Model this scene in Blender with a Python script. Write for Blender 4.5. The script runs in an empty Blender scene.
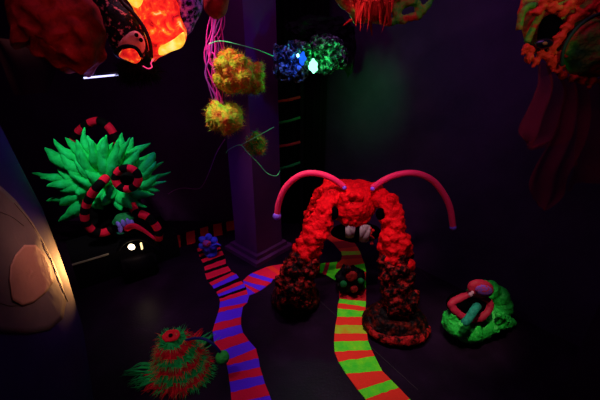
import bpy, bmesh, math, random
from mathutils import Vector, Matrix, noise
random.seed(7)
R = math.radians
S = bpy.context.scene
COL = S.collection

# ------------------------------------------------------------ camera, world, exposure
CAM_H, PITCH, F = 2.2, R(23), 333.0
cam = bpy.data.cameras.new('camera'); camo = bpy.data.objects.new('camera', cam); COL.objects.link(camo)
camo.location = (0, 0, CAM_H); camo.rotation_euler = (R(90) - PITCH, 0, 0)
cam.sensor_width = 36; cam.lens = 36 * F / 600; cam.clip_start = .05
S.camera = camo
w = bpy.data.worlds.new('world'); S.world = w; w.use_nodes = True
w.node_tree.nodes['Background'].inputs[0].default_value = (.045, .010, .05, 1)
w.node_tree.nodes['Background'].inputs[1].default_value = .12
S.view_settings.view_transform = 'Standard'; S.view_settings.look = 'None'
S.view_settings.exposure = 0; S.view_settings.gamma = 1; S.view_settings.use_curve_mapping = False

def area(name, loc, target, power, color, size=.5, size_y=None, spread=180):
    l = bpy.data.lights.new(name, 'AREA'); l.energy = power; l.color = color; l.size = size
    if size_y: l.shape = 'RECTANGLE'; l.size_y = size_y
    l.spread = R(spread)
    o = bpy.data.objects.new(name, l); COL.objects.link(o); o.location = loc
    o.rotation_euler = (Vector(target) - Vector(loc)).to_track_quat('-Z', 'Y').to_euler(); return o
def spot(name, loc, target, power, color, angle, blend=.5, rad=.03):
    l = bpy.data.lights.new(name, 'SPOT'); l.energy = power; l.color = color; l.spot_size = R(angle); l.spot_blend = blend; l.shadow_soft_size = rad
    o = bpy.data.objects.new(name, l); COL.objects.link(o); o.location = loc
    o.rotation_euler = (Vector(target) - Vector(loc)).to_track_quat('-Z', 'Y').to_euler(); return o
def point(name, loc, power, color, rad=.02):
    l = bpy.data.lights.new(name, 'POINT'); l.energy = power; l.color = color; l.shadow_soft_size = rad
    o = bpy.data.objects.new(name, l); COL.objects.link(o); o.location = loc; return o

spot('path_lamp', (.25, 2.0, 3.2), (.5, 2.2, 0), 155, (1, .95, .8), 40, 1, .10)
spot('branch_lamp', (-.1, 2.6, 3.2), (-.08, 3.0, 0), 75, (1, .85, .6), 26, 1, .08)
spot('creature_lamp', (.1, 1.5, 3.2), (.42, 2.75, 1.15), 120, (1, .38, .7), 34, 1, .08)
spot('monster_lamp', (-1.5, 1.9, 3.2), (-2.2, 3.4, .75), 150, (.9, .9, .8), 32, .9, .10)
spot('runner_lamp', (-.75, 2.1, 3.2), (-.72, 2.5, 0), 105, (.9, .55, 1), 54, 1, .12)
spot('crawler_fill', (-1.2, .9, 3.2), (-1.0, 1.85, .1), 60, (1, .85, .8), 26, 1, .10)  # added spot that brightens the furry crawler
area('ceiling_fill', (-.2, 2.2, 3.3), (-.2, 2.2, 0), 10, (.85, .30, .95), 2.4)  # added violet fill for the whole room, no fixture behind it
spot('violet_tube_lamp', (-2.0, 2.5, 2.3), (-.72, 3.45, .75), 40, (.22, .07, 1), 38, 1, .08)
spot('mouth_lamp', (.6, 1.1, 3.2), (1.40, 2.25, .1), 200, (.95, 1, .6), 18, 1, .08)
area('right_wall_fill', (.9, 1.6, 3.25), (1.6, 3.2, 1.2), 3, (.65, .12, .9), .9, .2)  # added fill panel for the right wall
spot('violet_edge_fill', (-.2, 1.9, 2.1), (-1.38, 1.52, 1.95), 14, (.26, .05, 1), 34, 1, .1)  # added violet spot tinting the upper edge of the round wall
spot('wall_warm_fill', (.5, 1.3, 3.0), (-1.10, 1.28, 1.46), 270, (1, .52, .36), 16, 1, .12)  # added warm spot for the lit zone of the round wall

# ------------------------------------------------------------ pixel to place
def ray(px, py):
    x = (px - 300) / F; y = -(py - 200) / F
    return Vector((x, math.cos(PITCH) + y * math.sin(PITCH), -math.sin(PITCH) + y * math.cos(PITCH)))
def fl(px, py, z=0.0):
    d = ray(px, py); return Vector((0, 0, CAM_H)) + d * ((z - CAM_H) / d.z)
def at(px, py, Y):
    d = ray(px, py); return Vector((0, 0, CAM_H)) + d * (Y / d.y)
def mpx(Y, py=200):           # metres per pixel at that distance
    d = ray(300, py); return Y / d.y / F

# ------------------------------------------------------------ materials
def mat(name, col, rough=.7, metal=0, bump=0, bscale=30, spec=.12):
    m = bpy.data.materials.new(name); m.use_nodes = True; n = m.node_tree; b = n.nodes['Principled BSDF']
    b.inputs['Base Color'].default_value = (*col, 1); b.inputs['Roughness'].default_value = rough
    b.inputs['Metallic'].default_value = metal; b.inputs['Specular IOR Level'].default_value = spec
    if bump:
        t = n.nodes.new('ShaderNodeTexNoise'); t.inputs['Scale'].default_value = bscale; t.inputs['Detail'].default_value = 6
        tc = n.nodes.new('ShaderNodeTexCoord'); n.links.new(tc.outputs['Object'], t.inputs['Vector'])
        bp = n.nodes.new('ShaderNodeBump'); bp.inputs['Strength'].default_value = bump; bp.inputs['Distance'].default_value = .02
        n.links.new(t.outputs['Fac'], bp.inputs['Height']); n.links.new(bp.outputs[0], b.inputs['Normal'])
    return m
def mottle(name, stops, scale=8, rough=.7, bump=.4, bscale=25, detail=5, dist=.0, spec=.08, const=False, emit=0, alpha=None):
    m = mat(name, stops[0][1], rough, 0, bump, bscale, spec); n = m.node_tree; b = n.nodes['Principled BSDF']
    tc = n.nodes.new('ShaderNodeTexCoord'); t = n.nodes.new('ShaderNodeTexNoise')
    t.inputs['Scale'].default_value = scale; t.inputs['Detail'].default_value = detail; t.inputs['Distortion'].default_value = dist
    t.inputs['Roughness'].default_value = .62
    r = n.nodes.new('ShaderNodeValToRGB'); cr = r.color_ramp
    if const: cr.interpolation = 'CONSTANT'
    while len(cr.elements) < len(stops): cr.elements.new(.5)
    for e, (p, c) in zip(cr.elements, stops): e.position = p
    for e, (p, c) in zip(cr.elements, stops): e.color = (*c, 1)
    n.links.new(tc.outputs['Object'], t.inputs['Vector']); n.links.new(t.outputs['Fac'], r.inputs[0])
    n.links.new(r.outputs[0], b.inputs['Base Color'])
    if emit:
        n.links.new(r.outputs[0], b.inputs['Emission Color']); b.inputs['Emission Strength'].default_value = emit
    return m
def glow(name, col, s):
    m = mat(name, (0, 0, 0)); b = m.node_tree.nodes['Principled BSDF']
    b.inputs['Emission Color'].default_value = (*col, 1); b.inputs['Emission Strength'].default_value = s; return m
def sheer(name, col, opac, scale=6):
    m = mat(name, col, .8); n = m.node_tree; b = n.nodes['Principled BSDF']
    tr = n.nodes.new('ShaderNodeBsdfTransparent'); mx = n.nodes.new('ShaderNodeMixShader'); mx.inputs[0].default_value = opac
    n.links.new(tr.outputs[0], mx.inputs[1]); n.links.new(b.outputs[0], mx.inputs[2])
    n.links.new(mx.outputs[0], n.nodes['Material Output'].inputs[0]); return m

M = {}
M['floor'] = mottle('floor_vinyl', [(.3, (.008, .002, .009)), (.55, (.013, .003, .015)), (.8, (.024, .007, .028))], 3.5, .38, .12, 60, spec=.12)
M['wall'] = mottle('dark_wall', [(.3, (.045, .007, .050)), (.7, (.07, .012, .08))], 1.6, .85, .15, 20, spec=.1)
M['wall_r'] = mottle('dark_cloth_wall', [(.3, (.030, .009, .042)), (.7, (.055, .016, .07))], 2.2, .9, .2, 12, spec=.1)
M['black'] = mat('black_paint', (.003, .002, .004), .7, 0, .2, 40, .1)
M['deep'] = mat('hollow_shade', (.0015, .001, .0015), 1, spec=0)  # near-black that paints the shade inside eyes, mouths and nostrils
M['col'] = mottle('column_paint', [(.3, (.075, .010, .075)), (.7, (.10, .014, .10))], 2, .75, .1, 30, spec=.1)
M['dome'] = mottle('unlit_wall_tone', [(.3, (.007, .002, .045)), (.7, (.012, .003, .07))], 2.4, .6, .15, 5, spec=.1)  # dark violet paints the unlit part of the round wall
M['canvas'] = mottle('lit_wall_tone', [(.3, (.05, .034, .04)), (.55, (.08, .052, .055)), (.75, (.10, .064, .062))], 2.4, .55, .15, 5, spec=.15)  # paler tan paints the lit part of the same wall
M['patch'] = mottle('light_pool_patch', [(.3, (.17, .075, .065)), (.7, (.23, .105, .08))], 5, .6, .15, 20)  # pink of the painted light pool
M['red'] = mottle('red_lumpy_paint', [(.35, (.55, .002, .006)), (.6, (.88, .004, .010))], 14, .7, .8, 30, spec=.05)
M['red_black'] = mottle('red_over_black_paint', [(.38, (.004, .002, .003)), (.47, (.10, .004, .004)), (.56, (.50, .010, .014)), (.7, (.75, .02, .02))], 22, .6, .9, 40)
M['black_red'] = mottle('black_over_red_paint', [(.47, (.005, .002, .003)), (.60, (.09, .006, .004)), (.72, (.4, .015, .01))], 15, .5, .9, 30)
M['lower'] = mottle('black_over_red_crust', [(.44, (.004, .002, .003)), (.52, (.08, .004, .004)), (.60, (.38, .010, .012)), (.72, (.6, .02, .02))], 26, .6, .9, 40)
M['antenna'] = mat('fluorescent_pink_tube', (1.0, .03, .13), .4)
M['violet'] = mat('violet_plastic', (.30, .12, .9), .4)
M['tooth'] = mottle('dull_tooth', [(.3, (.26, .20, .19)), (.7, (.38, .30, .28))], 20, .6, .2)
M['green'] = mottle('fluorescent_green_cloth', [(.3, (.004, .60, .10)), (.55, (.008, .85, .18)), (.8, (.02, .95, .34))], 12, .75, .4, 40, spec=.1)
M['rstripe'] = mat('red_stripe_cloth', (.85, .008, .05), .8, 0, .2, 60, .1)
M['rdark'] = mat('red_stripe_dull', (.55, .015, .02), .8, 0, .2, 60, .1)
M['rorange'] = mat('orange_red_paint', (.95, .035, .02), .8, 0, .2, 60, .1)
M['bstripe'] = mat('blue_stripe_paint', (.12, .02, .98), .8, 0, .2, 60, .1)
M['gstripe'] = mottle('green_stripe_paint', [(.35, (.06, .72, .03)), (.6, (.20, .85, .02)), (.8, (.5, .8, .03))], 9, .8, .2, 60, spec=.1)
M['ystripe'] = mottle('yellow_green_stripe', [(.35, (.6, .35, .02)), (.65, (.35, .7, .03))], 9, .8, .2)
M['blue'] = mottle('blue_foam', [(.3, (.03, .03, .7)), (.7, (.08, .10, .95))], 20, .7, .4)
M['snakeblack'] = mat('black_cloth', (.003, .002, .003), .85, spec=.1)
M['teeth_blue'] = mat('violet_white_teeth', (.28, .18, .95), .5)
M['teal'] = mottle('teal_tongue', [(.3, (.01, .12, .10)), (.6, (.02, .26, .20)), (.8, (.12, .14, .16))], 50, .6, .4)
M['lip'] = mat('red_lip', (.42, .012, .045), .5, 0, .3, 30)
M['slime'] = mottle('green_slime', [(.3, (.008, .30, .03)), (.55, (.02, .55, .06)), (.8, (.05, .8, .10))], 16, .45, .7, 35, spec=.4)
M['furr'] = mat('red_fur', (.75, .015, .03), .9, spec=.05)
M['furg'] = mat('green_fur', (.02, .5, .10), .9, spec=.05)
M['dull_red'] = mat('dull_red_fringe', (.22, .004, .004), .9, spec=.02)
M['cluster'] = mottle('orange_green_fibre', [(.34, (.20, .42, .015)), (.46, (.5, .42, .02)), (.54, (.75, .20, .02)), (.66, (.8, .07, .04))], 11, .85, .9, 60, spec=.1)
M['fib_o'] = mat('orange_fibre', (.8, .25, .03), .9, spec=.05)
M['fib_g'] = mat('lime_fibre', (.35, .55, .03), .9, spec=.05)
M['clustg'] = mottle('green_orange_fibre', [(.36, (.04, .40, .03)), (.5, (.12, .50, .02)), (.62, (.6, .10, .03))], 12, .85, .9, 60, spec=.1)
M['magenta'] = mat('magenta_yarn', (.75, .02, .30), .7)
M['purple_yarn'] = mat('purple_yarn', (.35, .04, .32), .7)
M['lime_yarn'] = mat('mint_green_yarn', (.15, .75, .30), .7)
M['darkred'] = mottle('dark_red_papier_mache', [(.3, (.12, .002, .002)), (.5, (.30, .005, .004)), (.66, (.42, .012, .008)), (.74, (.75, .09, .05))], 14, .75, .5, 20, spec=.15)
M['speck_pink'] = mottle('black_shell_pink_speckle', [(.40, (.004, .002, .003)), (.56, (.01, .003, .004)), (.60, (.6, .10, .12)), (.68, (.9, .22, .2))], 40, .6, .4, 60, detail=9)
M['speck_violet'] = mottle('black_shell_violet_speckle', [(.44, (.005, .002, .006)), (.50, (.30, .06, .50)), (.6, (.8, .18, .75)), (.7, (.95, .35, .5))], 30, .6, .4, 60, detail=9)
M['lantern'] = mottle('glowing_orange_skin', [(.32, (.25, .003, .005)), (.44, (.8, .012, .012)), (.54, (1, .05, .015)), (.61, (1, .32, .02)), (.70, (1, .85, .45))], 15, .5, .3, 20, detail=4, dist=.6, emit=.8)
M['lantern_hot'] = mottle('glowing_yellow_skin', [(.35, (1, .30, .02)), (.5, (1, .62, .05)), (.7, (1, .9, .35))], 9, .5, .2, 20, detail=4, emit=1.0)
M['mask'] = mottle('red_green_mask_skin', [(.36, (.10, .30, .015)), (.46, (.30, .22, .015)), (.52, (.55, .03, .01)), (.65, (.7, .02, .01))], 7, .55, .9, 28, dist=.5)
M['mask_green'] = mottle('green_red_mask_skin', [(.40, (.03, .20, .02)), (.48, (.10, .30, .015)), (.54, (.22, .14, .015)), (.60, (.50, .025, .01))], 9, .6, .8, 28, dist=.4)
M['rung_r'] = mat('red_rung', (.55, .03, .03), .7)
M['rung_g'] = mat('green_rung', (.02, .28, .06), .7)
M['foil'] = mottle('dark_crumpled_film', [(.46, (.002, .002, .003)), (.54, (.05, .06, .07)), (.64, (.3, .35, .4))], 24, .35, 1.0, 26, spec=.15, detail=9)
M['tulle'] = sheer('red_tulle', (.30, .006, .03), .30)
M['drape'] = sheer('dark_red_tulle', (.03, .001, .002), .25)
M['beige'] = mat('cream_strip', (.30, .24, .16), .6)  # even cream colour along the cabinet's top front edge
M['beige_dark'] = mat('brown_fold_line', (.03, .015, .015), .8)
M['seam'] = mat('scuffed_seam', (.05, .035, .04), .6)
M['tube'] = glow('lit_blacklight_tube', (.55, .5, 1), 2.2)
M['bulb'] = glow('lit_warm_lens', (1, .82, .5), 9)
M['bulb_dim'] = glow('lit_warm_slot', (1, .75, .35), 1.6)
M['led_w'] = glow('lit_green_white_led', (.22, 1, .5), 3)
M['led_c'] = glow('lit_cyan_led', (.25, .7, 1), 5)
M['led_b'] = glow('lit_blue_led', (.01, .10, 1), 1.3)
M['neon'] = glow('lit_pink_wire', (1, .05, .2), 1.2)

# ------------------------------------------------------------ object helpers
def tagit(o, label=None, cat=None, group=None, kind=None):
    if label: o['label'] = label
    if cat: o['category'] = cat
    if group: o['group'] = group
    if kind: o['kind'] = kind
    return o
def thing(name, loc, label, cat, group=None):
    o = bpy.data.objects.new(name, None); COL.objects.link(o); o.location = loc; o.empty_display_size = .05
    return tagit(o, label, cat, group)
def rootloc(o):
    v = Vector(o.location)
    while o.parent: o = o.parent; v += Vector(o.location)
    return v
def link(name, me, mats, parent=None, smooth=True, flatorigin=False):
    o = bpy.data.objects.new(name, me); COL.objects.link(o)
    if not isinstance(mats, (list, tuple)): mats = [mats]
    keep = [p.material_index for p in me.polygons]
    me.materials.clear()
    for m in mats: me.materials.append(m)
    for p, i in zip(me.polygons, keep): p.material_index = i if i < len(mats) else 0
    if smooth:
        for p in me.polygons: p.use_smooth = True
    if parent:
        me.transform(Matrix.Translation(-rootloc(parent))); o.parent = parent
    elif not flatorigin:
        xs = [v.co for v in me.vertices]
        c = Vector((sum(v.x for v in xs) / len(xs), sum(v.y for v in xs) / len(xs), min(v.z for v in xs)))
        me.transform(Matrix.Translation(-c)); o.location = c
    return o
def fin(bm, name='m'):
    bmesh.ops.recalc_face_normals(bm, faces=bm.faces)
    me = bpy.data.meshes.new(name); bm.to_mesh(me); bm.free(); return me
def ball(bm, c, r, sub=2, rot=None):
    if not isinstance(r, (tuple, list)): r = (r, r, r)
    mx = Matrix.Translation(Vector(c)) @ (rot or Matrix()) @ Matrix.Diagonal((*r, 1))
    return bmesh.ops.create_icosphere(bm, subdivisions=sub, radius=1, matrix=mx)['verts']
def box(bm, c, s, rotz=0):
    mx = Matrix.Translation(Vector(c)) @ Matrix.Rotation(rotz, 4, 'Z') @ Matrix.Diagonal((*s, 1))
    return bmesh.ops.create_cube(bm, size=1, matrix=mx)['verts']
def prism(bm, pts, z0, z1):
    lo = [bm.verts.new((p[0], p[1], z0)) for p in pts]; hi = [bm.verts.new((p[0], p[1], z1)) for p in pts]
    bm.faces.new(hi); bm.faces.new(lo[::-1]); n = len(pts)
    for i in range(n): bm.faces.new((lo[i], lo[(i + 1) % n], hi[(i + 1) % n], hi[i]))
def catmull(P, n=8, closed=False):
    out = []; L = len(P)
    rng = range(L) if closed else range(L - 1)
    for i in rng:
        if closed: a, b, c, d = P[(i - 1) % L], P[i], P[(i + 1) % L], P[(i + 2) % L]
        else: a, b, c, d = P[max(i - 1, 0)], P[i], P[i + 1], P[min(i + 2, L - 1)]
        for k in range(n):
            t = k / n
            out.append(.5 * ((2 * b) + (c - a) * t + (2 * a - 5 * b + 4 * c - d) * t * t + (3 * b - a - 3 * c + d) * t ** 3))
    if not closed: out.append(P[-1].copy())
    return out
def tube(bm, P, r, n=10, r1=None, stripe=None, closed=False, rf=None):
    rings = []; L = len(P); up = Vector((0, -.3, 1)).normalized(); acc = 0; idx = []
    for i, p in enumerate(P):
        if closed: t = P[(i + 1) % L] - P[i - 1]
        else: t = P[min(i + 1, L - 1)] - P[max(i - 1, 0)]
        if i: acc += (P[i] - P[i - 1]).length
        t.normalize(); u = up - t * up.dot(t)
        if u.length < .05: u = Vector((1, 0, 0)) - t * t.x
        u.normalize(); up = u; v = t.cross(u); f = i / max(L - 1, 1)
        rr = rf(f) if rf else (r if r1 is None else r + (r1 - r) * f)
        rings.append([bm.verts.new(p + (u * math.cos(a) + v * math.sin(a)) * rr) for a in [2 * math.pi * k / n for k in range(n)]])
        idx.append(0 if not stripe else int(acc / stripe) % 2)
    pairs = [(i, (i + 1) % L) for i in range(L if closed else L - 1)]
    for i, j in pairs:
        for k in range(n):
            f = bm.faces.new((rings[i][k], rings[i][(k + 1) % n], rings[j][(k + 1) % n], rings[j][k])); f.material_index = idx[i]
    if not closed:
        bm.faces.new(rings[0][::-1]).material_index = idx[0]; bm.faces.new(rings[-1]).material_index = idx[-1]
def tube_obj(name, P, r, m, parent=None, **k):
    bm = bmesh.new(); tube(bm, P, r, **k); return link(name, fin(bm), m, parent)
def remesh(bm, voxel, amp=0, scale=10, amp2=0, scale2=30, smooth=2):
    me = fin(bm); o = bpy.data.objects.new('tmp', me); COL.objects.link(o)
    md = o.modifiers.new('r', 'REMESH'); md.mode = 'VOXEL'; md.voxel_size = voxel
    if smooth:
        sm = o.modifiers.new('s', 'SMOOTH'); sm.iterations = smooth; sm.factor = .5
    dg = bpy.context.evaluated_depsgraph_get(); dg.update()
    out = bpy.data.meshes.new_from_object(o.evaluated_get(dg)); bpy.data.objects.remove(o)
    if amp or amp2:
        nr = [v.normal.copy() for v in out.vertices]
        for v, n in zip(out.vertices, nr):
            d = amp * noise.noise(v.co * scale) + amp2 * (abs(noise.noise(v.co * scale2)) - .2)
            v.co += n * d
    return out
def pillow(outline, Y, T, rings=10, amp=.01, scale=12, tb=None, off=None, sub=5):
    """closed rounded body whose rim follows an outline; T thick in front, tb behind"""
    P = catmull([at(x, y, Y) for x, y in outline], sub, True)
    c = sum(P, Vector()) / len(P)
    if off: c = at(*off, Y)
    bm = bmesh.new(); tb = T if tb is None else tb
    def ring(s, sg):
        th = (T if sg < 0 else tb) * math.sqrt(max(0, 1 - s * s))
        out = []
        for p in P:
            q = c + (p - c) * s + Vector((0, sg * th, 0)); q += Vector((noise.noise(q * scale), noise.noise(q * scale + Vector((9, 3, 1))) * 1.3, noise.noise(q * scale + Vector((3, 7, 5))))) * amp
            out.append(bm.verts.new(q))
        return out
    ss = [math.sin(math.pi / 2 * (k + 1) / rings) for k in range(rings)]
    prev = None; seq = []
    cf = bm.verts.new(c + Vector((0, -T, 0)))
    for s in ss: seq.append(ring(s, -1))
    for s in ss[-2::-1]: seq.append(ring(s, 1))
    cb = bm.verts.new(c + Vector((0, tb, 0))); n = len(P)
    for k in range(n): bm.faces.new((cf, seq[0][k], seq[0][(k + 1) % n])); bm.faces.new((cb, seq[-1][(k + 1) % n], seq[-1][k]))
    for a, b in zip(seq, seq[1:]):
        for k in range(n): bm.faces.new((a[k], b[k], b[(k + 1) % n], a[(k + 1) % n]))
    return fin(bm)
def strands(bm, roots, length, width, droop=.3, jitter=.4, seg=4, mi=None):
    for (p, n, i) in roots:
        d = (n + Vector((random.gauss(0, jitter), random.gauss(0, jitter), random.gauss(0, jitter)))).normalized()
        L = length * random.uniform(.6, 1.25); side = d.cross(Vector((random.gauss(0, 1), random.gauss(0, 1), random.gauss(0, 1)))).normalized()
        q = p.copy(); prev = None; wv = width
        for k in range(seg + 1):
            ww = wv * (1 - k / (seg + .2))
            a, b = bm.verts.new(q - side * ww), bm.verts.new(q + side * ww)
            if prev:
                f = bm.faces.new((prev[0], prev[1], b, a)); f.material_index = i
            prev = (a, b); d = (d + Vector((random.gauss(0, .25), random.gauss(0, .25), -droop + random.gauss(0, .2))) * (1 / seg) * 2).normalized(); q = q + d * L / seg
def surf_roots(me, n, f=lambda co: 0):
    pol = me.polygons; out = []
    ws = [p.area for p in pol]
    for p in random.choices(list(pol), ws, k=n): out.append((p.center.copy(), p.normal.copy(), f(p.center)))
    return out

# ============================================================ THE SETTING
def structure(name, bm, m, smooth=False):
    return tagit(link(name, fin(bm), m, None, smooth, True), kind='structure')
bm = bmesh.new(); prism(bm, [(-5, -1), (4, -1), (4, 6), (-5, 6)], -.1, 0); structure('floor', bm, M['floor'])
bm = bmesh.new(); prism(bm, [(-5, -1), (4, -1), (4, 6), (-5, 6)], 3.35, 3.45); structure('ceiling', bm, M['black'])
bm = bmesh.new(); prism(bm, [(-5, 4.4), (.36, 4.4), (.36, 4.5), (-5, 4.5)], 0, 3.35); structure('wall_back', bm, M['wall'])
bm = bmesh.new(); prism(bm, [(.33, 4.4), (2.33, 2.05), (2.36, 2.07), (.40, 4.5)], 0, 3.35); structure('wall_right', bm, M['wall_r'])
bm = bmesh.new(); prism(bm, [(2.33, 2.05), (1.35, 1.2), (1.45, 1.1), (2.45, 1.98)], 0, 3.35); structure('wall_front', bm, M['wall_r'])
bm = bmesh.new(); prism(bm, [(-4.4, 0), (-4.3, 0), (-4.3, 4.4), (-4.4, 4.4)], 0, 3.35); structure('wall_far_left', bm, M['black'])
# bulging round canvas wall at the left
prof = [(0, 1.301), (.2, 1.335), (.37, 1.357), (.7, 1.393), (1.0, 1.397), (1.17, 1.395), (1.46, 1.386), (1.71, 1.355), (1.91, 1.333), (2.3, 1.25), (2.8, 1.08), (3.34, .8)]
C0 = (-2.43, .72); bm = bmesh.new(); rr = []
NS = 96
for z, r in prof: rr.append([bm.verts.new((C0[0] + r * math.cos(2 * math.pi * k / NS), C0[1] + r * math.sin(2 * math.pi * k / NS), z)) for k in range(NS)])
for a, b in zip(rr, rr[1:]):
    for k in range(NS): bm.faces.new((a[k], a[(k + 1) % NS], b[(k + 1) % NS], b[k]))
wl = structure('wall_left', bm, M['dome'], True)
def prof_r(z):
    for (z0, r0), (z1, r1) in zip(prof, prof[1:]):
        if z0 <= z <= z1: return r0 + (r1 - r0) * (z - z0) / (z1 - z0)
    return 1
def on_dome(px, py, extra=.0):            # where the line of sight meets the round wall
    d = ray(px, py); t = .6
    while t < 4:
        p = Vector((0, 0, CAM_H)) + d * t
        if math.hypot(p.x - C0[0], p.y - C0[1]) < prof_r(max(0, min(p.z, 3.3))) + extra: return p
        t += .002
    return p
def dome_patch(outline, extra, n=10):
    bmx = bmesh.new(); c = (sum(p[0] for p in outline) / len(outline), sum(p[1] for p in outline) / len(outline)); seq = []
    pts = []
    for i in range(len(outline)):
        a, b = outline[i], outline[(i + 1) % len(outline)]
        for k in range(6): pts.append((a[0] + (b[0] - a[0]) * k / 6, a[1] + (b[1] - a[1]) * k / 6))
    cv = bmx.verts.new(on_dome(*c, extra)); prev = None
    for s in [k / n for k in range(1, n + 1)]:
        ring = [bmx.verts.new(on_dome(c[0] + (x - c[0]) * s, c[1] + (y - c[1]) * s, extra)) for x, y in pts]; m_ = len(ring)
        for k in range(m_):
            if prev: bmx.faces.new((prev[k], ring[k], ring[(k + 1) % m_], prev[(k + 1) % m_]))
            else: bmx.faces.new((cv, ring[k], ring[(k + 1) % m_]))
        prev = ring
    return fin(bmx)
pn = link('lit_wall_area', dome_patch([(-14, 178), (0, 186), (15, 200), (32, 222), (44, 243), (54, 264), (62, 284), (66, 300), (63, 318), (50, 330), (28, 334), (5, 333), (-14, 330)], .003), M['canvas'])  # tan sheet laid over the wall where the warm light falls
tagit(pn, 'tan area painting the warm-lit part of the bulging wall at the left', 'painted light')
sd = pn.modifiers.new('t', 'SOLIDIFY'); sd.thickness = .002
pt = link('light_pool_patch', dome_patch([(24, 245), (35, 245), (44, 254), (50, 266), (53, 282), (45, 293), (34, 302), (22, 306), (12, 300), (9, 280), (10, 266), (15, 255)], .008), M['patch'])  # spotlight pool painted as a pink patch
tagit(pt, 'pink six-sided pool of light painted on the bulging wall at the left', 'patch')
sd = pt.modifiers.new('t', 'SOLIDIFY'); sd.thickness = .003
for i, (pp) in enumerate([[(14, 203), (30, 222), (44, 245), (52, 262), (60, 283), (68, 302)], [(-8, 300), (12, 306), (28, 300), (44, 287), (52, 281)], [(0, 212), (12, 217), (24, 226)]]):
    o = tube_obj('trim_%d' % (i + 2), catmull([on_dome(x, y, .006) for x, y in pp], 6), .0011, M['beige_dark']); tagit(o, kind='structure')  # thin dark lines drawn along the wall's folds

# floor seams
def seam(n, a, b):
    A, B = fl(*a), fl(*b); d = (B - A).normalized(); s = Vector((-d.y, d.x, 0)) * .0015
    bm = bmesh.new(); prism(bm, [A - s, B - s, B + s, A + s], 0, .0012); structure('trim_%d' % n, bm, M['seam'])
seam(5, (309, 291), (418, 390)); seam(6, (418, 268), (434, 284))

# ============================================================ COLUMN
ang = R(48); cc = Vector((-.515, 3.62, 0))
t = thing('column', cc, 'square dark purple column rising from a stepped plinth', 'column')
bm = bmesh.new(); box(bm, cc + Vector((0, 0, 1.72)), (.405, .405, 3.24), ang)
bmesh.ops.bevel(bm, geom=[e for e in bm.edges], offset=.006, segments=2); link('shaft', fin(bm), M['col'], t, False)
bm = bmesh.new(); box(bm, cc + Vector((0, 0, .025)), (.6, .6, .05), ang); box(bm, cc + Vector((0, 0, .075)), (.5, .5, .05), ang)
bmesh.ops.bevel(bm, geom=[e for e in bm.edges], offset=.008, segments=2); link('plinth', fin(bm), M['col'], t, False)

# ============================================================ STRIPED RUNNERS on the floor
def runner(name, rows, mats, label, z, end):
    """rows: (left px, right px, material index of the band that follows)"""
    bm = bmesh.new(); K = 8; lines = []
    for i, (a, b, c) in enumerate(rows):
        A, B = fl(*a), fl(*b); dr = (B - A); pr = Vector((-dr.y, dr.x, 0)).normalized()
        edge = i in (0, len(rows) - 1)
        lines.append([A + dr * (k / K) + pr * ((0 if edge else .008) * noise.noise(Vector((i * 3.1, k * .9, z * 99)))) for k in range(K + 1)])
    T = [[bm.verts.new((p.x, p.y, z)) for p in l] for l in lines]; B_ = [[bm.verts.new((p.x, p.y, 0.0)) for p in (l[0], l[-1])] for l in lines]
    for i in range(len(rows) - 1):
        for k in range(K):
            f = bm.faces.new((T[i][k], T[i][k + 1], T[i + 1][k + 1], T[i + 1][k])); f.material_index = rows[i][2]
        for s, q in ((0, 0), (-1, 1)):
            f = bm.faces.new((T[i][s], T[i + 1][s], B_[i + 1][q], B_[i][q])); f.material_index = rows[i][2]
    me = fin(bm); o = link(name, me, mats, None, False)
    return tagit(o, label, 'floor runner', 'striped runners on the floor')
r, k, b = 0, 1, 2
rowsA = [((197, 249), (217, 240), r), ((198, 252), (219, 244), k), ((199, 255), (220, 247), r), ((200, 257), (221, 249), k), ((201, 260), (222, 251), r), ((203, 263), (224, 255), k), ((204, 267), (225.5, 259), r), ((205, 271), (226, 264), k), ((205, 274), (228, 266.5), r), ((207, 280), (231, 271), k), ((209, 283), (232, 272.5), r),
 ((212, 286), (236, 274), b), ((214, 289), (239, 278), k), ((216, 292), (241, 281), r), ((217.5, 294.5), (244, 284), b), ((219, 297), (245.5, 287.5), k), ((219.5, 299), (246.5, 290), r), ((220, 302), (250, 294), b), ((219.5, 308), (247, 303), r), ((218, 313), (243, 307), b), ((214.5, 324), (241, 317), r), ((212.5, 332), (241, 325), b), ((214, 342), (243, 333), r), ((219, 352), (249, 341), b), ((226, 361), (256, 349), r), ((227, 366), (258.5, 358.5), b), ((228.5, 374), (260, 367), r), ((229.5, 382), (262.5, 375.5), b), ((231, 393), (265, 384), r), ((231.5, 403), (270, 396), b), ((231, 412), (273, 406), r), ((230, 424), (277, 418), b)]
runner('striped_runner', rowsA, [M['rstripe'], M['snakeblack'], M['bstripe']], 'red and blue striped floor runner winding towards the viewer beside the furry creature', .004, None)
rowsB = [((247, 291), (248, 296), 2), ((246, 287), (255, 293.5), 0), ((244, 284), (260, 291), 2), ((243, 281), (266, 287), 0), ((248, 276), (271, 283), 2), ((252, 273.5), (273, 279.5), 0), ((266, 267.5), (281, 277), 1), ((272, 266), (287, 277), 0), ((279, 265), (293, 276), 1), ((286, 264), (300, 274), 0), ((296, 263), (307, 273), 3), ((304, 263), (312, 273), 0), ((316, 265), (317, 273), 3), ((326, 263), (322, 274), 0), ((330, 263), (326, 275), 3), ((337, 262), (338, 282), 0)]
runner('striped_runner', rowsB, [M['rstripe'], M['rorange'], M['bstripe'], M['gstripe']], 'short red, blue and green striped runner crossing behind the red monster left foot', .006, None)
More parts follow.
